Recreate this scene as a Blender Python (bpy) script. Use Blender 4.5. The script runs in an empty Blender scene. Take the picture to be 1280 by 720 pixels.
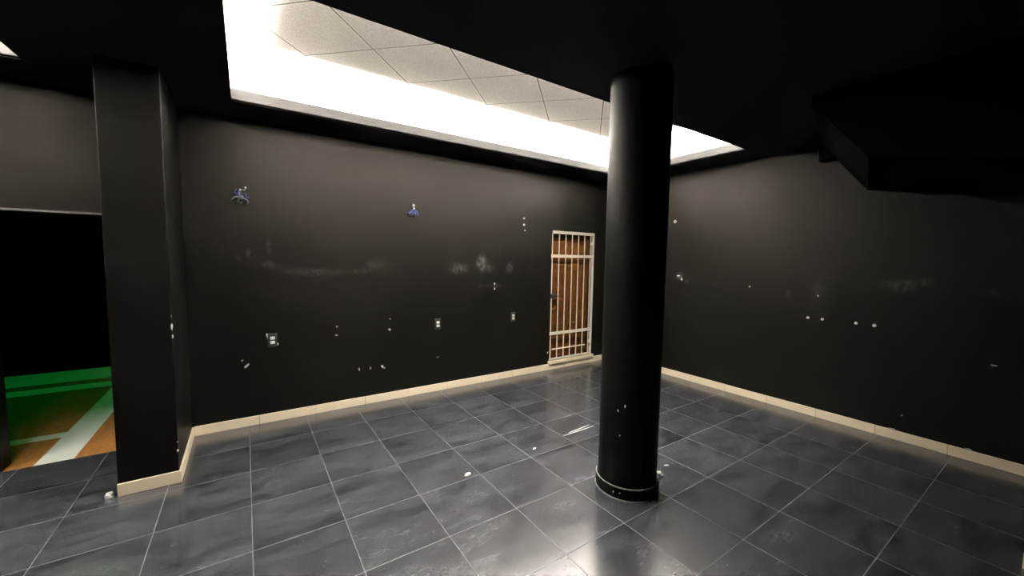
import bpy, bmesh, math, random
from mathutils import Vector, Matrix
random.seed(11)
C = bpy.context.scene.collection
SC = bpy.context.scene

# ------------------------------------------------------------------ camera
PITCH, YAW, ROLL = 0.0748, 0.59704, 0.0159
def cam_axes(p, y, r):
    f = Vector((math.sin(y)*math.cos(p), math.cos(y)*math.cos(p), -math.sin(p)))
    ri = Vector((math.cos(y), -math.sin(y), 0)); up = ri.cross(f)
    return f, math.cos(r)*ri + math.sin(r)*up, -math.sin(r)*ri + math.cos(r)*up
f_, r_, u_ = cam_axes(PITCH, YAW, ROLL)
cd = bpy.data.cameras.new('camera'); cam = bpy.data.objects.new('camera', cd); C.objects.link(cam)
cd.sensor_width = 36; cd.lens = 36*490.73/1280; cd.clip_start = 0.02
m3 = Matrix((r_, u_, -f_)).transposed().to_4x4(); m3.translation = Vector((-5.0499, -4.4587, 1.65))
cam.matrix_world = m3
SC.camera = cam

# ------------------------------------------------------------------ world, exposure
w = bpy.data.worlds.new('world'); SC.world = w; w.use_nodes = True
w.node_tree.nodes['Background'].inputs[0].default_value = (1, .96, .92, 1)
w.node_tree.nodes['Background'].inputs[1].default_value = 0.0
SC.view_settings.view_transform = 'Standard'; SC.view_settings.look = 'None'
SC.view_settings.exposure = 0.0; SC.view_settings.gamma = 1; SC.view_settings.use_curve_mapping = False

# ------------------------------------------------------------------ sizes and lights
H = 2.887            # black lowered ceiling
HT = 3.26            # tiled ceiling inside the recesses
LIP = 0.10           # upstand around each recess
COVE = 0.16          # ledge behind the upstand
RECESS = [(-5.105, -0.445, -2.236, -0.468), (-8.7, -6.213, -2.236, -0.468)]
W_PER_M = 250.0       # cove strips
WARM = (1.0, 0.955, 0.89)

def area(name, loc, direction, sx, sy, power, color, spread=180):
    l = bpy.data.lights.new(name, 'AREA'); l.shape = 'RECTANGLE'; l.size = sx; l.size_y = sy
    l.energy = power; l.color = color; l.spread = math.radians(spread)
    o = bpy.data.objects.new(name, l); C.objects.link(o); o.location = loc
    d = Vector(direction).normalized()
    o.rotation_euler = d.to_track_quat('-Z', 'Y').to_euler()
    return o
def strip(p0, p1, out, power):
    """a lamp strip lying on the cove ledge, shining outward on the cove wall"""
    p0, p1 = Vector(p0), Vector(p1); ax = (p1-p0); L = ax.length; ax.normalize()
    l = bpy.data.lights.new('cove_strip', 'AREA'); l.shape = 'RECTANGLE'; l.size = L; l.size_y = 0.05
    l.energy = power*L; l.color = WARM; l.spread = math.radians(118)
    o = bpy.data.objects.new('cove_strip', l); C.objects.link(o)
    d = (Vector(out)*0.05+Vector((0, 0, 1))).normalized(); z = -d; y = z.cross(ax)
    m = Matrix((ax, y, z)).transposed().to_4x4(); m.translation = (p0+p1)/2; o.matrix_world = m
for k, (x0, x1, y0, y1) in enumerate(RECESS):
    e, zl = 0.045, H+0.055
    g = (1.0, .55)[k]
    strip((x0, y1+e, zl), (x1, y1+e, zl), (0, 1, 0), W_PER_M*g)
    strip((x0, y0-e, zl), (x1, y0-e, zl), (0, -1, 0), W_PER_M*g)
    strip((x0-e, y0, zl), (x0-e, y1, zl), (-1, 0, 0), W_PER_M*g*.28)
    strip((x1+e, y0, zl), (x1+e, y1, zl), (1, 0, 0), W_PER_M*g*.9)
# unseen fill lights added in each recess to brighten skirting and floors
for (x0, x1, y0, y1), pw in zip(RECESS, (178, 62)):
    area('fill_light', ((x0+x1)/2-.35 if x1 > -2 else -7.0, y0+.26 if x1 > -2 else y1-.30, HT-.012), (0, 0, -1), x1-x0-2.0 if x1 > -2 else 1.1, .36, pw, (1, .965, .91), 150)
# green lamp high in the dark sports hall beyond the opening
area('hall_lamp', (-6.7, 1.9, 3.2), (0.0, 0.5, -1), 0.5, 0.3, 13, (0.02, 1.0, 0.14)).data.specular_factor = 0.2

# ------------------------------------------------------------------ mesh helpers
def obj(name, bm, mat, parent=None, smooth=False):
    me = bpy.data.meshes.new(name); bmesh.ops.recalc_face_normals(bm, faces=bm.faces); bm.to_mesh(me); bm.free()
    if smooth:
        for p in me.polygons: p.use_smooth = True
    me.materials.append(mat)
    o = bpy.data.objects.new(name, me); C.objects.link(o)
    if parent: o.parent = parent
    return o
def struct(name, bm, mat, parent=None):
    o = obj(name, bm, mat, parent)
    if not parent: o['kind'] = 'structure'
    return o
def thing(name, label, cat, loc, group=None):
    o = bpy.data.objects.new(name, None); C.objects.link(o); o.location = loc
    o['label'] = label; o['category'] = cat
    if group: o['group'] = group
    o.empty_display_size = 0.1
    return o
def tag(o, label, cat, group=None):
    o['label'] = label; o['category'] = cat
    if group: o['group'] = group
    return o
def box(bm, x0, x1, y0, y1, z0, z1, bevel=0):
    r = bmesh.ops.create_cube(bm, size=1)
    for v in r['verts']:
        v.co = Vector(((x0+x1)/2+v.co.x*(x1-x0), (y0+y1)/2+v.co.y*(y1-y0), (z0+z1)/2+v.co.z*(z1-z0)))
    if bevel:
        es = list({e for v in r['verts'] for e in v.link_edges})
        bmesh.ops.bevel(bm, geom=es, offset=bevel, segments=2, affect='EDGES', profile=.5)
    return bm
def B(*a, **k): return box(bmesh.new(), *a, **k)
def tube(bm, pts, r, n=8, r1=None):
    pts = [Vector(p) for p in pts]; rings = []
    for i, p in enumerate(pts):
        t = (pts[min(i+1, len(pts)-1)]-pts[max(i-1, 0)]).normalized()
        a = t.cross(Vector((.31, .2, .93))).normalized(); b = t.cross(a)
        rr = r if r1 is None else r+(r1-r)*i/(len(pts)-1)
        rings.append([bm.verts.new(p+rr*(math.cos(2*math.pi*j/n)*a+math.sin(2*math.pi*j/n)*b)) for j in range(n)])
    for a, b in zip(rings, rings[1:]):
        for j in range(n): bm.faces.new((a[j], a[(j+1) % n], b[(j+1) % n], b[j]))
    bm.faces.new(rings[0]); bm.faces.new(rings[-1])
    return bm
def lathe(bm, prof, cx, cy, n=96):
    rings = [[bm.verts.new((cx+r*math.cos(2*math.pi*j/n), cy+r*math.sin(2*math.pi*j/n), z)) for j in range(n)] for r, z in prof]
    for a, b in zip(rings, rings[1:]):
        for j in range(n): bm.faces.new((a[j], a[(j+1) % n], b[(j+1) % n], b[j]))
    return bm
def prism(bm, poly, ext):
    a = [bm.verts.new(p) for p in poly]; b = [bm.verts.new(Vector(p)+Vector(e)) for p, e in zip(poly, ext)]
    n = len(poly); bm.faces.new(a); bm.faces.new(b)
    for i in range(n): bm.faces.new((a[i], a[(i+1) % n], b[(i+1) % n], b[i]))
    return bm
def lump(bm, c, s, seed, sub=2, rot=0, axis='Y', jag=.25):
    """a small jagged flake of plaster or paint"""
    rnd = random.Random(seed); r = bmesh.ops.create_icosphere(bm, subdivisions=sub, radius=1)
    R_ = Matrix.Rotation(rot, 3, axis)
    for v in r['verts']:
        k = 1+rnd.uniform(-jag, jag)
        v.co = Vector(c)+R_ @ Vector((v.co.x*s[0]*k, v.co.y*s[1]*k, v.co.z*s[2]*k))
    return bm
def cells(xs, ys, holes, put):
    for i in range(len(xs)-1):
        for j in range(len(ys)-1):
            if (i, j) not in holes: put(xs[i], xs[i+1], ys[j], ys[j+1])

# ------------------------------------------------------------------ materials
class NT:
    def __init__(s, name):
        s.m = bpy.data.materials.new(name); s.m.use_nodes = True; s.t = s.m.node_tree
        s.b = s.t.nodes['Principled BSDF']; s.pos = None
    def n(s, typ, **kw):
        x = s.t.nodes.new(typ)
        for k, v in kw.items(): setattr(x, k, v)
        return x
    def l(s, a, b): s.t.links.new(a, b)
    def set(s, sock, v):
        if hasattr(v, 'is_linked') or hasattr(v, 'links'): s.l(v, sock)
        else: sock.default_value = v
    def P(s):
        if s.pos is None: s.pos = s.n('ShaderNodeNewGeometry').outputs['Position']
        return s.pos
    def math(s, op, a, b=0.0, c=None, clamp=False):
        x = s.n('ShaderNodeMath', operation=op); x.use_clamp = clamp
        s.set(x.inputs[0], a); s.set(x.inputs[1], b)
        if c is not None: s.set(x.inputs[2], c)
        return x.outputs[0]
    def vmath(s, op, a, b=None):
        x = s.n('ShaderNodeVectorMath', operation=op); s.set(x.inputs[0], a)
        if b is not None: s.set(x.inputs[1], b)
        return x
    def noise(s, scale, detail=4, rough=.55, vec=None, stretch=None, dist=0):
        v = vec or s.P()
        if stretch: v = s.vmath('MULTIPLY', v, stretch).outputs[0]
        x = s.n('ShaderNodeTexNoise'); s.l(v, x.inputs['Vector'])
        x.inputs['Scale'].default_value = scale; x.inputs['Detail'].default_value = detail
        x.inputs['Roughness'].default_value = rough; x.inputs['Distortion'].default_value = dist
        return x.outputs['Fac']
    def rng(s, v, a, b, c, d, smooth=False):
        x = s.n('ShaderNodeMapRange'); x.interpolation_type = 'SMOOTHSTEP' if smooth else 'LINEAR'
        s.set(x.inputs[0], v)
        for i, k in enumerate((a, b, c, d)): s.set(x.inputs[i+1], k)
        return x.outputs[0]
    def mix(s, f, a, b):
        x = s.n('ShaderNodeMix', data_type='RGBA'); s.set(x.inputs['Factor'], f)
        s.set(x.inputs[6], a if hasattr(a, 'links') else (*a, 1)); s.set(x.inputs[7], b if hasattr(b, 'links') else (*b, 1))
        return x.outputs[2]
    def bump(s, h, strength, dist=.01):
        x = s.n('ShaderNodeBump'); x.inputs['Strength'].default_value = strength; x.inputs['Distance'].default_value = dist
        s.l(h, x.inputs['Height']); s.l(x.outputs[0], s.b.inputs['Normal'])
    def base(s, v): s.set(s.b.inputs['Base Color'], v if hasattr(v, 'links') else (*v, 1))
    def rough(s, v): s.set(s.b.inputs['Roughness'], v)

def plain(name, col, rough=.5, metal=0, var=.12, scale=25):
    t = NT(name); f = t.noise(scale, 3)
    t.base(t.mix(f, tuple(c*(1-var) for c in col), tuple(min(1, c*(1+var)) for c in col)))
    t.rough(rough); t.b.inputs['Metallic'].default_value = metal
    return t.m

def black_paint(name, scuffs=(), col=(.0010, .00085, .00065), rough=.46, vary=.5, spec=.085):
    """worn black emulsion, chalky where it has been rubbed"""
    t = NT(name)
    big = t.noise(1.3, 5, .6); fine = t.noise(60, 3)
    c = t.mix(t.rng(big, .3, .7, 0, 1), tuple(k*(1-vary*.5) for k in col), tuple(k*(1+vary) for k in col))
    if scuffs:
        tot = None
        for (cx, cy, cz, rx, ry, rz, s) in scuffs:
            d = t.vmath('SUBTRACT', t.P(), (cx, cy, cz)).outputs[0]
            d = t.vmath('DIVIDE', d, (rx, ry, rz)).outputs[0]
            L = t.vmath('LENGTH', d).outputs['Value']
            L = t.math('ADD', L, t.math('MULTIPLY', t.math('SUBTRACT', t.noise(9, 4, .65), .5), 1.6))
            k = t.rng(L, 1.1, .2, 0, s, True)
            tot = k if tot is None else t.math('ADD', tot, k)
        tot = t.math('MULTIPLY', tot, t.rng(t.noise(22, 5, .7, stretch=(1, 1, .6)), .42, .68, .1, 1), clamp=True)
        c = t.mix(tot, c, (.062, .060, .057))
    # faint rubbed streaks all over the lower wall
    st = t.rng(t.noise(7, 6, .7), .62, .80, 0, .022)
    c = t.mix(st, c, (.16, .155, .15))
    t.base(c); t.rough(t.rng(big, .3, .7, rough-.04, rough+.05)); t.bump(fine, .12, .004)
    t.b.inputs['Specular IOR Level'].default_value = spec; t.b.inputs['Specular Tint'].default_value = (1, .90, .80, 1)
    return t.m

def back_scuffs():
    S = [(-2.50, 1.60, .10, .14, .55), (-2.42, 1.52, .16, .07, .35), (-2.83, 1.52, .17, .08, .40), (-2.07, 1.53, .08, .10, .40),
         (-2.30, 1.29, .12, .03, .35), (-2.47, 1.29, .12, .025, .3), (-4.45, 1.48, .34, .045, .30), (-4.0, 1.49, .16, .04, .28),
         (-3.86, 1.55, .12, .08, .22), (-4.86, 1.72, .03, .12, .40), (-5.02, 1.66, .03, .05, .45), (-5.1, 1.62, .03, .04, .45),
         (-4.86, 1.56, .08, .05, .3), (-1.72, 1.53, .025, .05, .35), (-3.2, 1.1, .25, .03, .10), (-4.3, .5, .3, .2, .06), (-2.2, .6, .4, .1, .05)]
    return [(x, 0, z, a, .5, b, s) for x, z, a, b, s in S]
def right_scuffs():
    S = [(-1.22, 1.44, .10, .07, .5), (-1.32, 1.37, .05, .04, .5), (-1.75, 1.36, .10, .05, .18), (-2.15, 1.36, .03, .03, .45), (-2.55, 1.31, .05, .06, .35),
         (-2.85, 1.36, .08, .10, .30), (-3.45, 1.46, .17, .07, .42), (-3.6, 1.50, .12, .05, .3), (-2.95, 1.5, .12, .04, .2), (-4.02, 1.43, .10, .04, .3), (-1.9, .22, .4, .12, .10)]
    return [(0, y, z, .5, a, b, s) for y, z, a, b, s in S]

M = {}
M['back'] = black_paint('black paint back wall', back_scuffs())
M['right'] = black_paint('black paint right wall', right_scuffs())
M['black'] = black_paint('black paint plain')
M['column'] = black_paint('black paint column', col=(.0014, .0013, .0011), rough=.5, spec=.06)
M['pillar'] = black_paint('black paint pillar', col=(.0007, .0006, .0005), spec=.09, scuffs=[(-5.66, -.88, 1.62, .1, .3, .06, .10), (-5.75, -.88, 1.83, .05, .3, .03, .10)])
M['ceil'] = black_paint('black ceiling paint', col=(.006, .006, .007), rough=.55)
M['soffit'] = black_paint('black soffit paint', col=(.001, .001, .001), rough=.9, spec=.0)
M['white'] = plain('white plaster', (.86, .84, .81), .8, var=.04)
M['lip'] = plain('grey plaster lip', (.029, .0278, .026), .8, var=.12, scale=8)
M['base'] = plain('cream skirting tile', (.74, .63, .445), .45, var=.07, scale=9)
M['chip'] = plain('bare white plaster chip', (.55, .535, .50), .8, var=.08, scale=80)
M['grout'] = plain('chipped pale edge', (.15, .14, .125), .8, var=.4, scale=40)
M['gate'] = plain('cream painted steel', (.60, .535, .45), .4, var=.08, scale=20)
M['steel'] = plain('dull steel', (.10, .095, .09), .4, 1)
M['blackplastic'] = plain('black plastic', (.012, .012, .012), .35)
M['whiteplastic'] = plain('white plastic', (.80, .79, .76), .35, var=.03)
M['slot'] = plain('socket slot', (.02, .02, .02), .6)
M['trimgrey'] = plain('grey header edge', (.05, .048, .046), .5)
M['wire_blue'] = plain('blue wire', (.03, .035, .17), .4)
M['wire_white'] = plain('pale wire', (.19, .19, .25), .4)
M['wire_green'] = plain('green wire', (.05, .07, .022), .4)
M['wire_black'] = plain('black wire', (.01, .01, .012), .4)
M['paper'] = plain('cream scrap', (.66, .60, .48), .7)

def floor_tiles():
    t = NT('dark slate floor tiles'); P = t.P()
    sp = t.n('ShaderNodeSeparateXYZ'); t.l(P, sp.inputs[0])
    px, py = .4845, .4868
    ux = t.math('DIVIDE', t.math('ADD', sp.outputs[0], 1.185+10*px*2), px)
    uy = t.math('DIVIDE', t.math('ADD', sp.outputs[1], 30*py), py)
    fx, fy = t.math('FRACT', ux), t.math('FRACT', uy)
    dx = t.math('MULTIPLY', t.math('MINIMUM', fx, t.math('SUBTRACT', 1, fx)), px)
    dy = t.math('MULTIPLY', t.math('MINIMUM', fy, t.math('SUBTRACT', 1, fy)), py)
    d = t.math('MINIMUM', dx, dy)
    gm = t.rng(d, .0012, .0024, 1, 0)
    # some joints have lost their pale grout
    gk = t.rng(t.noise(1.7, 3, .6), .38, .62, .05, .95)
    idv = t.n('ShaderNodeCombineXYZ'); t.l(t.math('FLOOR', ux), idv.inputs[0]); t.l(t.math('FLOOR', uy), idv.inputs[1])
    wn = t.n('ShaderNodeTexWhiteNoise', noise_dimensions='3D'); t.l(idv.outputs[0], wn.inputs['Vector'])
    off = t.vmath('ADD', P, t.vmath('MULTIPLY', wn.outputs['Color'], (7, 7, 7)).outputs[0]).outputs[0]
    cloud = t.noise(3.6, 6, .56, vec=off, stretch=(.8, 1.9, 1), dist=.35)
    fine = t.noise(34, 5, .6, vec=off, stretch=(.6, 2.0, 1))
    v = t.math('ADD', t.math('MULTIPLY', cloud, .72), t.math('MULTIPLY', fine, .28))
    col = t.mix(t.rng(v, .36, .64, 0, 1), (.017, .0175, .020), (.060, .061, .066))
    tv = t.rng(wn.outputs['Value'], 0, 1, .9, 1.1)
    mul = t.n('ShaderNodeMix', data_type='RGBA', blend_type='MULTIPLY'); mul.inputs['Factor'].default_value = 1
    t.l(col, mul.inputs[6]); cc = t.n('ShaderNodeCombineColor'); [t.l(tv, cc.inputs[i]) for i in range(3)]; t.l(cc.outputs[0], mul.inputs[7])
    dust = t.rng(t.noise(2.3, 6, .7), .60, .78, 0, .10)
    col = t.mix(dust, mul.outputs[2], (.42, .40, .37))
    spk = t.rng(t.noise(85, 2, .5), .735, .76, 0, .45)
    col = t.mix(spk, col, (.5, .48, .45))
    col = t.mix(t.math('MULTIPLY', gm, gk), col, (.12, .116, .108))
    t.base(col)
    t.b.inputs['IOR'].default_value = 2.0
    r = t.rng(v, .35, .65, .20, .27)
    t.rough(t.math('ADD', r, t.math('MULTIPLY', gm, .5), clamp=True))
    h = t.math('SUBTRACT', 1.0, gm)
    t.bump(h, .25, .002)
    return t.m
M['floor'] = floor_tiles()

def ceiling_tiles():
    """60 cm mineral tiles laid at 45 degrees"""
    t = NT('mineral ceiling tiles'); P = t.P()
    sp = t.n('ShaderNodeSeparateXYZ'); t.l(P, sp.inputs[0])
    k = 1/math.sqrt(2)/.6
    a = t.math('MULTIPLY', t.math('ADD', sp.outputs[0], sp.outputs[1]), k)
    b = t.math('MULTIPLY', t.math('SUBTRACT', sp.outputs[0], sp.outputs[1]), k)
    ds = []
    for v, o in ((a, TILE_OFF[0]), (b, TILE_OFF[1])):
        f = t.math('FRACT', t.math('ADD', v, o)); ds.append(t.math('MULTIPLY', t.math('MINIMUM', f, t.math('SUBTRACT', 1, f)), .6))
    d = t.math('MINIMUM', ds[0], ds[1])
    bar = t.rng(d, .014, .016, 1, 0); edge = t.rng(d, .005, .008, 1, 0)  # edge is the gap shadow between tiles, put into the colour
    sp2 = t.rng(t.noise(140, 3, .6), .42, .62, 0, 1)
    c = t.mix(sp2, (.60, .565, .525), (.88, .845, .80))
    c = t.mix(bar, c, (.86, .825, .78)); c = t.mix(edge, c, (.14, .127, .107))
    t.base(c); t.rough(.9); return t.m
TILE_OFF = (0.0, 0.0)
def set_off():
    # a grid crossing seen in the photograph lies at about (-4.20, -1.27)
    k = 1/math.sqrt(2)/.6; gx, gy = -4.175, -1.195
    return (20-(gx+gy)*k, 20-(gx-gy)*k)
TILE_OFF = set_off()
M['tiles'] = ceiling_tiles()

def wood_floor():
    t = NT('sports hall boards'); sp = t.n('ShaderNodeSeparateXYZ'); t.l(t.P(), sp.inputs[0])
    v = t.math('DIVIDE', sp.outputs[0], .085); fr = t.math('FRACT', t.math('ADD', v, 300))
    wn = t.n('ShaderNodeTexWhiteNoise', noise_dimensions='1D'); t.l(t.math('FLOOR', v), wn.inputs['W'])
    g = t.noise(14, 6, .65, stretch=(2.2, .5, 1))
    c = t.mix(t.rng(g, .35, .65, 0, 1), (.30, .115, .028), (.46, .20, .055))
    c = t.mix(t.math('MULTIPLY', wn.outputs['Value'], .3), c, (.24, .10, .03))
    c = t.mix(t.rng(fr, .0, .02, .6, 0), c, (.06, .03, .01))
    t.base(c); t.rough(.4); return t.m
M['wood'] = wood_floor()
M['line'] = plain('white court line', (.72, .72, .66), .45, var=.06, scale=12)
def door_wood():
    t = NT('brown door wood'); g = t.noise(9, 6, .6, stretch=(6, 6, .6))
    t.base(t.mix(t.rng(g, .3, .7, 0, 1), (.020, .007, .0012), (.048, .0175, .003))); t.rough(.8); t.b.inputs['Specular IOR Level'].default_value = .04; return t.m
M['door'] = door_wood()

# ------------------------------------------------------------------ room shell
XL, YN, T = -9.6, -6.6, 0.15
struct('floor', B(XL-T, T, YN-T, 0, -.12, 0), M['floor'])
# back wall with the hall opening and the gated doorway
HX0, HX1, HZ = -6.60, -5.86, 1.96
GX0, GX1, GZ = -1.335, -0.47, 2.055
bm = bmesh.new(); xs = [XL-T, HX0, HX1, GX0, GX1, T]; zs = [0, HZ, GZ, HT+.1]
cells(xs, zs, {(1, 0), (3, 0), (3, 1)}, lambda a, b, c, d: box(bm, a, b, 0, T, c, d))
bmesh.ops.remove_doubles(bm, verts=bm.verts, dist=1e-5)
wall_back = struct('wall_back', bm, M['back'])
wall_right = struct('wall_right', B(0, T, -4.5, 0, 0, HT+.1), M['right'])
bm = bmesh.new(); box(bm, -1.56, 0, -4.5, -4.36, 0, H); box(bm, -1.56, -1.42, YN-T, -4.5, 0, H)
struct('wall_front', bm, M['black'])
struct('wall_rear', B(XL-T, -1.56, YN-T, YN, 0, H), M['black'])
struct('wall_left', B(XL-T, XL, YN, 0, 0, H), M['black'])
# lowered black ceiling with two rectangular openings
xs = sorted([XL-T, 0]+[v for r in RECESS for v in r[:2]]); ys = sorted({YN-T, 0, *[v for r in RECESS for v in r[2:]]})
gaps = {(i, j) for i in range(len(xs)-1) for j in range(len(ys)-1) for r in RECESS if r[0] < (xs[i]+xs[i+1])/2 < r[1] and r[2] < (ys[j]+ys[j+1])/2 < r[3]}
bm = bmesh.new(); cells(xs, ys, gaps, lambda a, b, c, d: box(bm, a, b, c, d, H, H+.015))
bmesh.ops.remove_doubles(bm, verts=bm.verts, dist=1e-5)
struct('ceiling', bm, M['ceil'])
n = 1
for k, (x0, x1, y0, y1) in enumerate(RECESS):
    bm = bmesh.new(); t_ = .012
    box(bm, x0-t_, x1+t_, y1, y1+t_, H+.001, H+LIP); box(bm, x0-t_, x1+t_, y0-t_, y0, H+.001, H+LIP)
    box(bm, x0-t_, x0, y0, y1, H+.001, H+LIP); box(bm, x1, x1+t_, y0, y1, H+.001, H+LIP)
    struct('trim_%d' % n, bm, M['lip']); n += 1
    X0, X1, Y0, Y1 = x0-COVE, x1+COVE, y0-COVE, y1+COVE
    bm = bmesh.new(); t_ = .02
    box(bm, X0-t_, X1+t_, Y1, Y1+t_, H+.015, HT); box(bm, X0-t_, X1+t_, Y0-t_, Y0, H+.015, HT)
    box(bm, X0-t_, X0, Y0, Y1, H+.015, HT); box(bm, X1, X1+t_, Y0, Y1, H+.015, HT)
    for a, b, c, d in ((X0, X1, y1+.012, Y1), (X0, X1, Y0, y0-.012), (X0, x0-.012, y0-.012, y1+.012), (x1+.012, X1, y0-.012, y1+.012)):
        box(bm, a, b, c, d, H+.015, H+.02)
    # plaster border, added on all but the left side to reflect strip light
    bw = .15
    box(bm, X0, x0+.105, Y0, Y1, HT-.006, HT); box(bm, x1-bw, X1, Y0, Y1, HT-.006, HT)
    box(bm, x0+.105, x1-bw, y1-bw, Y1, HT-.006, HT); box(bm, x0+.105, x1-bw, Y0, y0+bw, HT-.006, HT)
    struct('trim_%d' % n, bm, M['white']); n += 1
    struct('ceiling', B(X0-.02, X1+.02, Y0-.02, Y1+.02, HT, HT+.02), M['tiles'])
# skirting tiles
BH, BT = .088, .014
def skirt(name, x0, x1, y0, y1):
    """cream skirting cut into tiles with fine joints"""
    bm = bmesh.new(); L = max(x1-x0, y1-y0); k = max(1, round(L/.4845)); g = .0012
    for i in range(k):
        if x1-x0 > y1-y0:
            a, b = x0+(x1-x0)*i/k, x0+(x1-x0)*(i+1)/k; box(bm, a+g, b-g, y0, y1, 0, BH+random.uniform(-.001, .001), .002)
        else:
            a, b = y0+(y1-y0)*i/k, y0+(y1-y0)*(i+1)/k; box(bm, x0, x1, a+g, b-g, 0, BH+random.uniform(-.001, .001), .002)
    return struct(name, bm, M['base'])
skirt('baseboard_back', -5.475, -BT, -BT, 0)
skirt('baseboard_right', -BT, 0, -4.346, -BT)
skirt('baseboard_front', -1.574, -1.56, -4.6, -4.36)
struct('trim_%d' % n, B(HX0, HX1, -.006, T, HZ-.016, HZ+.0), M['trimgrey']); n += 1
# reveal and door behind the gate
door = struct('door_1', B(GX0+.03, GX1-.03, .10, .14, .10, 1.93, .004), M['door'])
bm = bmesh.new(); box(bm, GX0, GX0+.03, .085, .15, .085, GZ); box(bm, GX1-.03, GX1, .085, .15, .085, GZ); box(bm, GX0+.03, GX1-.03, .085, .15, 1.94, GZ)
obj('door_frame', bm, M['door'], door)
bm = bmesh.new(); box(bm, GX0+.07, GX0+.10, .092, .10, .95, 1.13, .003); tube(bm, [(GX0+.085, .095, 1.06), (GX0+.085, .06, 1.06), (GX0+.19, .055, 1.06)], .008)
obj('door_handle', bm, M['steel'], door)
bm = bmesh.new(); box(bm, GX0-.2, GX1+.2, .15, .2, 0, GZ+.2)
struct('wall_doorway', bm, M['black'])

# sports hall beyond the opening
hall = struct('floor', B(-12, -4.4, 0, 3.42, -.12, -.002), M['wood'])
for (x0, x1, y0, y1) in ((-6.445, -6.23, .005, 2.27), (-12, -6.445, .58, .71), (-12, -4.5, 2.27, 2.52), (-12, -4.5, 2.74, 3.41)):
    obj('court_line', B(x0, x1, y0, y1, -.0025, -.0008), M['line'], hall)
bm = bmesh.new(); box(bm, -12, -4.4, 3.42, 3.5, 0, 3.3); box(bm, -12.1, -12, T, 3.5, 0, 3.3); box(bm, -4.4, -4.3, T, 3.5, 0, 3.3); box(bm, -12, -4.4, T, 3.5, 3.3, 3.4)
struct('wall_hall', bm, M['soffit'])

# ------------------------------------------------------------------ square pillar
p = thing('square_pillar', 'square black pillar with cream skirting standing beside the dark opening', 'pillar', (-5.65, -.44, 0))
def rel(o, p): o.location = -p.location; return o
PX0, PX1, PY = -5.806, -5.488, -.866
rel(obj('shaft', box(bmesh.new(), PX0, PX1, PY, -.001, .0, H-.001, .006), M['pillar'], p), p)
bm = bmesh.new(); g = BT
box(bm, PX0-.002, PX1+g, PY-g, PY, 0.001, BH, .002); box(bm, PX1, PX1+g, PY, -.015, 0.001, BH, .002)
rel(obj('skirting', bm, M['base'], p), p)
for i, (x, z, s) in enumerate(((-5.489, 1.135, (.006, .004, .022)), (-5.487, 1.065, (.005, .004, .014)), (-5.489, 1.21, (.003, .003, .006)), (-5.489, .235, (.006, .004, .011)), (-5.489, .30, (.004, .003, .006)))):
    rel(obj('paint_chip', lump(bmesh.new(), (x, PY-.001, z), s, i), M['chip'], p), p)

# ------------------------------------------------------------------ round column
CX, CY = -2.765, -2.641
col = thing('round_column', 'round black floor to ceiling column in the middle of the room', 'column', (CX, CY, 0))
cr = .207
rel(obj('shaft', lathe(bmesh.new(), [(cr, 0), (cr, H-.001)], CX, CY), M['column'], col, True), col)
rel(obj('skirting', lathe(bmesh.new(), [(cr, .004), (.222, .004), (.222, .082), (.220, .084), (cr, .084)], CX, CY), M['column'], col), col)
def ring_edge(r, z, th, hgt, seed, a0, a1):
    rnd = random.Random(seed); bm = bmesh.new(); nn = 90; pts = []
    for i in range(nn+1):
        a = a0+(a1-a0)*i/nn; k = th*(.55+rnd.random()*.8)
        pts.append([bm.verts.new((CX+rr*math.cos(a), CY+rr*math.sin(a), zz)) for rr, zz in ((r-.004, z), (r+k, z), (r+k*.8, z+hgt), (r-.004, z+hgt))])
    for a, b in zip(pts, pts[1:]):
        for j in range(4): bm.faces.new((a[j], a[(j+1) % 4], b[(j+1) % 4], b[j]))
    bm.faces.new(pts[0]); bm.faces.new(pts[-1])
    return bm
o = rel(obj('chipped_edge', ring_edge(cr+.012, .083, .0045, .006, 1, math.radians(120), math.radians(335)), M['grout'], col), col); o['label'] = 'pale chipped upper edge of the black skirting'
o = rel(obj('chipped_edge', ring_edge(.222, .0005, .005, .006, 2, math.radians(130), math.radians(262)), M['grout'], col), col); o['label'] = 'pale chipped lower edge of the black skirting'
for i, (a, z, s) in enumerate(((211, .66, .010), (198, .62, .010), (203, .45, .008), (196, .045, .007), (208, .05, .006))):
    rr = cr if z > .09 else .222; a = math.radians(a)
    bm = lump(bmesh.new(), (0, 0, 0), (.003, s*.5, s), 40+i); bm.transform(Matrix.Translation((CX+rr*math.cos(a), CY+rr*math.sin(a), z)) @ Matrix.Rotation(a, 4, 'Z'))
    rel(obj('paint_chip', bm, M['chip'], col), col)
a = math.radians(312); bm = bmesh.new()
for i, (dz, s) in enumerate(((.03, .010), (.055, .008))): lump(bm, (CX+.225*math.cos(a), CY+.225*math.sin(a), dz), (.006, .006, s), 60+i)
o = rel(obj('broken_corner', bm, M['chip'], col), col); o['label'] = 'broken white patch of the skirting'

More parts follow.
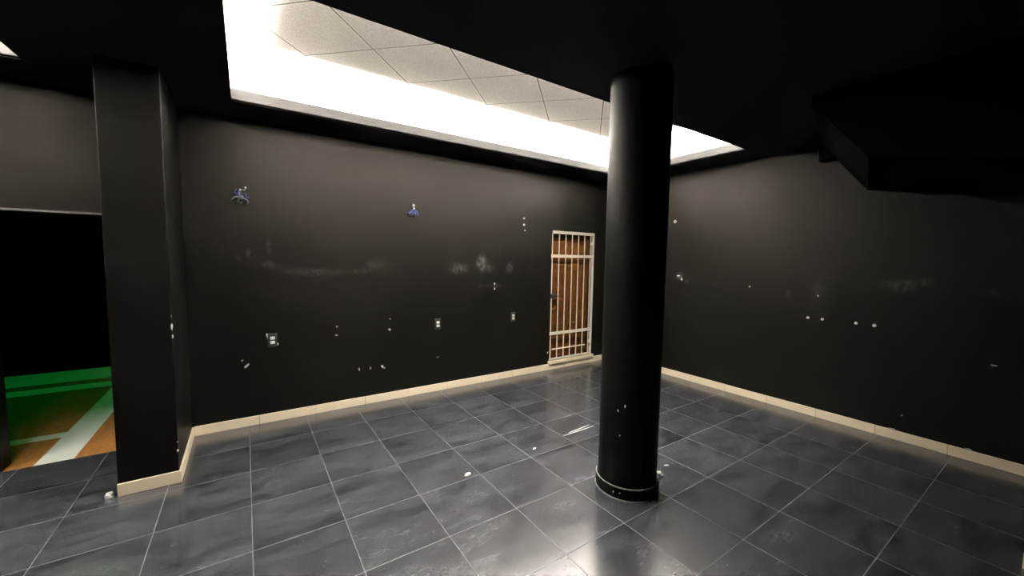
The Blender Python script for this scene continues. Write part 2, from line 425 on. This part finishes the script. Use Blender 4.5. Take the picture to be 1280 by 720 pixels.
# ------------------------------------------------------------------ sloping stair soffit on the right
so = thing('stair_soffit', 'sloping black underside of a staircase hanging along the right wall', 'staircase', (-.8, -3.6, H))
prof = [(-2.827, H-.002), (-2.827, 2.81), (-2.92, 2.709), (-3.18, 2.369), (-4.12, 2.213), (-4.355, 2.173), (-4.355, H-.002)]
poly = [(-.001, y, z) for y, z in prof]
ext = [(-1.55, max(y-.382, -4.355)-y, 0) for y, z in prof]
rel(obj('underside', prism(bmesh.new(), poly, ext), M['soffit'], so), so)
rel(obj('bracket', B(-.10, -.001, -2.93, -2.787, 2.711, H-.002, .003), M['soffit'], so), so)
for i in range(34):
    t_ = .03+.95*(i/34)**1.2+random.uniform(-.012, .012); k = (1-t_)
    if random.random() < .35+.3*t_: continue
    bm = lump(bmesh.new(), (-1.55*t_, -2.827-.382*t_, 2.81), (.012*random.uniform(.4, 1.3), .004, .004*random.uniform(.6, 1.4)), 100+i, 1)
    rel(obj('paint_chip', bm, M['grout'], so), so)

# ------------------------------------------------------------------ security gate and sill
sill = tag(obj('door_sill', box(bmesh.new(), GX0-.02, GX1+.035, -.045, .10, .0885, .135, .004), M['base']), 'cream stone sill under the barred gate', 'sill')
gate = thing('security_gate', 'cream steel barred gate in front of the brown door', 'gate', ((GX0+GX1)/2, -.02, .135))
gy = -.012; zb, zt = .137, 2.045
gx0, gx1 = GX0+.012, GX1-.075
for i in range(7):
    x = gx0+(gx1-gx0)*i/6
    rel(obj('bar', box(bmesh.new(), x-.006, x+.006, gy-.006, gy+.006, .16, zt-.02, .002), M['gate'], gate), gate)
for z, hh, a, b in ((zt, .022, GX0+.002, GX1-.05), (1.697, .022, gx0-.03, gx1+.03), (.548, .022, gx0-.03, gx1+.03), (.165, .012, gx0-.01, gx1+.01)):
    rel(obj('rail', box(bmesh.new(), a, b, gy-.022, gy-.008, z-hh, z+hh, .003), M['gate'], gate), gate)
rel(obj('rail', box(bmesh.new(), gx0+.02, gx0+(gx1-gx0)*5/6+.05, gy-.018, gy-.008, .300, .318, .002), M['gate'], gate), gate)
o = rel(obj('frame_post', box(bmesh.new(), GX1-.040, GX1-.006, gy-.015, gy+.015, zb, zt+.022, .004), M['gate'], gate), gate)
for z in (1.9, .36):
    bm = bmesh.new(); tube(bm, [(GX1-.055, gy-.03, z-.04), (GX1-.055, gy-.03, z+.04)], .011, 12); box(bm, GX1-.085, GX1-.03, gy-.03, gy-.02, z-.025, z+.025)
    rel(obj('hinge', bm, M['gate'], gate), gate)
bm = bmesh.new(); box(bm, gx0-.012, gx0+.085, gy-.03, gy+.02, 1.075, 1.135, .004); tube(bm, [(gx0+.08, gy-.01, 1.105), (gx0+.14, gy-.01, 1.105)], .007)
rel(obj('lock_box', bm, M['blackplastic'], gate), gate)

# ------------------------------------------------------------------ wall sockets
def socket(loc, label, broken=False):
    s = thing('wall_socket', label, 'socket', loc, 'black wall sockets on the back wall')
    bm = bmesh.new(); box(bm, -.040, .040, -.010, 0, -.066, .066, .004)
    obj('plate', bm, M['blackplastic'], s)
    for z in (.021, -.021):
        bm = bmesh.new(); box(bm, -.019, .019, -.017, -.009, z-.0145, z+.0145, .005)
        m_ = obj('outlet', bm, M['whiteplastic'], s)
        bm = bmesh.new()
        for x in (-.009, .009): box(bm, x-.002, x+.002, -.0185, -.016, z-.004, z+.010)
        tube(bm, [(0, -.0165, z-.010), (0, -.0185, z-.010)], .003, 8)
        obj('slot', bm, M['slot'], m_)
    if broken:
        bm = bmesh.new(); lump(bm, (-.045, -.006, .056), (.008, .005, .014), 5); lump(bm, (-.043, -.006, .035), (.003, .004, .016), 6)
        o = obj('bare_corner', bm, M['chip'], s); o['label'] = 'white broken upper corner'
        o = obj('bare_corner', lump(bmesh.new(), (.044, -.006, -.042), (.007, .005, .014), 7), M['chip'], s); o['label'] = 'white broken lower corner'
    return s
socket((-4.850, 0, .816), 'black wall socket with broken white corners, nearest the square pillar', True)
socket((-3.115, 0, .834), 'black double wall socket midway along the back wall')
socket((-1.998, 0, .845), 'black double wall socket nearest the barred gate')

# ------------------------------------------------------------------ loose wires
def wires(loc, label, specs, conn):
    t = thing('loose_wires', label, 'wires', loc, 'wires left hanging from the back wall')
    obj('back_box', lathe_y(.032, .004), M['slot'], t)
    for mat, pts, r in specs:
        o = obj('wire', tube(bmesh.new(), pts, r, 7), M[mat], t, True); o['label'] = mat.split('_')[1].replace('white', 'pale')+' wire'
    for (x, y, z, s) in conn:
        o = obj('connector', lump(bmesh.new(), (x, y, z), (s, s, s*1.2), int(z*999) % 97, jag=.1), M['whiteplastic'], t); o['label'] = 'white wire connector'
    return t
def lathe_y(r, d):
    bm = bmesh.new(); lathe(bm, [(0.0005, d), (r, d), (r, 0), (0.0005, 0)], 0, 0, 24)
    bm.transform(Matrix.Rotation(math.radians(90), 4, 'X')); return bm
wires((-5.07, 0, 2.19), 'larger tuft of blue and green wires on the wall near the square pillar', [
    ('wire_white', [(0, 0, .02), (.0, -.05, .05), (.03, -.06, .045), (.045, -.05, .065)], .006),
    ('wire_white', [(-.005, 0, .03), (-.01, -.05, .02), (0, -.06, -.01), (.02, -.06, -.03)], .007),
    ('wire_white', [(.01, 0, 0), (.02, -.05, -.025), (.05, -.06, -.04), (.06, -.05, -.055), (.045, -.055, -.08)], .005),
    ('wire_blue', [(0, 0, .03), (-.03, -.04, .045), (-.04, -.05, .02), (-.02, -.05, 0)], .007),
    ('wire_blue', [(.01, 0, .01), (.04, -.05, .02), (.05, -.05, -.02), (.07, -.05, -.01)], .006),
    ('wire_blue', [(.01, 0, -.01), (.05, -.05, -.04), (.065, -.05, -.07)], .005),
    ('wire_green', [(-.005, 0, 0), (-.01, -.04, -.03), (-.02, -.05, -.06), (.01, -.05, -.075)], .006),
    ('wire_white', [(-.01, 0, -.01), (-.04, -.05, -.02), (-.065, -.055, -.045)], .006),
    ('wire_black', [(.0, 0, -.02), (.02, -.05, -.05), (-.01, -.05, -.09)], .006),
], [(.042, -.05, .07, .008), (.0, -.06, .045, .008)])
wires((-3.435, 0, 2.165), 'smaller tuft of blue wires under a white connector on the back wall', [
    ('wire_white', [(.0, 0, .06), (.0, -.03, .09), (.002, -.04, .05), (.01, -.04, .03)], .007),
    ('wire_blue', [(0, 0, .03), (-.03, -.04, 0), (-.07, -.05, -.015)], .009),
    ('wire_blue', [(0, 0, .03), (-.01, -.05, -.01), (-.025, -.05, -.06)], .008),
    ('wire_blue', [(0, 0, .03), (.02, -.05, -.005), (.02, -.05, -.05)], .008),
    ('wire_blue', [(0, 0, .03), (.04, -.05, .005), (.06, -.05, -.04)], .009),
    ('wire_white', [(0, 0, .02), (-.04, -.05, -.01), (-.05, -.055, -.035)], .006),
    ('wire_black', [(0, 0, .02), (-.05, -.045, -.03), (-.055, -.05, -.06)], .008),
], [(.005, -.045, .075, .012), (.008, -.045, .040, .011)])

# ------------------------------------------------------------------ plugs and bare plaster on the walls
def plug(loc, axis, r, label, group=None, mat='whiteplastic'):
    bm = bmesh.new(); lathe(bm, [(.0005, .004), (r*.45, .004), (r*.5, .010), (r*.9, .009), (r, .004), (r, 0), (.0005, 0)], 0, 0, 20)
    bm.transform(Matrix.Rotation(math.radians(90), 4, 'X') if axis == 'y' else Matrix.Rotation(math.radians(-90), 4, 'Y'))
    o = obj('wall_plug', bm, M[mat]); o.location = loc; return tag(o, label, 'wall plug', group)
g = 'wall plugs stacked beside the barred gate'
plug((-1.837, 0, 2.208), 'y', .012, 'white wall plug, topmost of three stacked left of the barred gate', g)
plug((-1.835, 0, 2.120), 'y', .015, 'white wall plug, middle of three stacked left of the barred gate', g)
plug((-1.819, 0, 2.044), 'y', .011, 'white wall plug, lowest of three stacked left of the barred gate', g)
g = 'row of wall plugs on the right wall'
for y, z, r, l in ((-2.766, 1.061, .013, 'first from the column'), (-2.895, 1.061, .013, 'second from the column'), (-3.173, 1.059, .014, 'third from the column'), (-3.313, 1.056, .016, 'fourth and farthest from the column')):
    plug((0, y, z), 'x', r, 'small white plug in the row on the right wall, '+l, g)
plug((0, -1.109, 2.208), 'x', .024, 'single bright round white plug high on the right wall beside the column')
def wchip(parent, axis, a, z, s, seed, rot=0):
    bm = bmesh.new()
    if axis == 'y': lump(bm, (a, 0, z), (s[0], .004, s[1]), seed, 2, rot, 'Y')
    else: lump(bm, (0, a, z), (.004, s[0], s[1]), seed, 2, rot, 'X')
    obj('plaster_chip', bm, M['chip'], parent)
for i, (x, z, sx, sz, r) in enumerate(((-3.704, .817, .017, .013, .3), (-3.70, .94, .010, .006, 0), (-4.042, .405, .009, .017, 0), (-3.922, .40, .008, .014, .2), (-3.789, .400, .013, .018, -.4), (-3.765, .378, .008, .007, 0),
        (-5.066, .588, .010, .027, .75), (-5.10, .645, .007, .010, .9), (-4.268, .807, .012, .008, 0), (-4.262, .90, .008, .010, 0), (-1.36, .26, .010, .016, .2), (-3.115, .42, .014, .005, 0), (-2.30, 1.31, .008, .016, 0), (-2.30, 1.245, .009, .016, 0))):
    wchip(wall_back, 'y', x, z, (sx, sz), 200+i, r)
for i, (y, z, s, t_) in enumerate(((-4.069, .839, .018, .006), (-3.558, .244, .006, .008), (-2.15, 1.36, .008, .010), (-1.20, 1.445, .022, .010), (-1.25, 1.40, .012, .016), (-2.84, 1.305, .008, .008), (-3.50, .095, .03, .003), (-3.98, .095, .022, .004))):
    wchip(wall_right, 'x', y, z, (s, t_), 300+i)

# ------------------------------------------------------------------ bits lying on the floor
def scrap(name, loc, s, rot, label, cat, mat='chip', seed=1):
    bm = lump(bmesh.new(), (0, 0, 0), s, seed, 2, 0, 'Z', .3); bm.transform(Matrix.Rotation(rot, 4, 'Z'))
    for v in bm.verts: v.co.z = max(v.co.z, -s[2]*.6)
    o = obj(name, bm, M[mat]); o.location = (loc[0], loc[1], s[2]*.6+.0005); return tag(o, label, cat)
scrap('paper_scrap', (-3.687, -1.896), (.028, .016, .006), .3, 'crumpled cream scrap lying on the tiles in front of the back wall', 'scrap', 'paper', 21)
scrap('plaster_crumb', (-3.010, -1.845), (.016, .010, .005), .2, 'small white crumb on the tiles left of the round column', 'debris', 'chip', 22)
scrap('plaster_flake', (-2.455, -2.700), (.030, .024, .022), 2.2, 'large white plaster flake lying against the foot of the round column', 'debris', 'chip', 23)
scrap('plaster_crumb', (-2.277, -2.642), (.022, .008, .004), -.5, 'thin white crumb on the tiles right of the round column', 'debris', 'chip', 24)
scrap('plaster_flake', (-5.855, -.850), (.026, .022, .022), .4, 'white plaster flake on the tiles at the left foot of the square pillar', 'debris', 'chip', 25)
FL = bpy.data.objects['floor']
for i, (a, b) in enumerate((((-2.628, -1.79), (-2.215, -1.786)), ((-2.539, -1.769), (-2.24, -1.744)))):
    a, b = Vector((*a, .0003)), Vector((*b, .0003)); d = (b-a).normalized(); nrm = Vector((-d.y, d.x, 0))
    bm = bmesh.new(); rnd = random.Random(i); up, dn = [], []
    for j in range(25):
        q = a.lerp(b, j/24); wd = (.0038*math.sin(math.pi*(j+.6)/25.2)**.6+.0012)*rnd.uniform(.7, 1.2)
        up.append(bm.verts.new(q+nrm*wd)); dn.append(bm.verts.new(q-nrm*wd))
    for j in range(24): bm.faces.new((up[j], up[j+1], dn[j+1], dn[j]))
    r = bmesh.ops.extrude_face_region(bm, geom=list(bm.faces))
    for v in r['geom']:
        if isinstance(v, bmesh.types.BMVert): v.co.z += .0006
    obj('scratch', bm, M['chip'], FL)
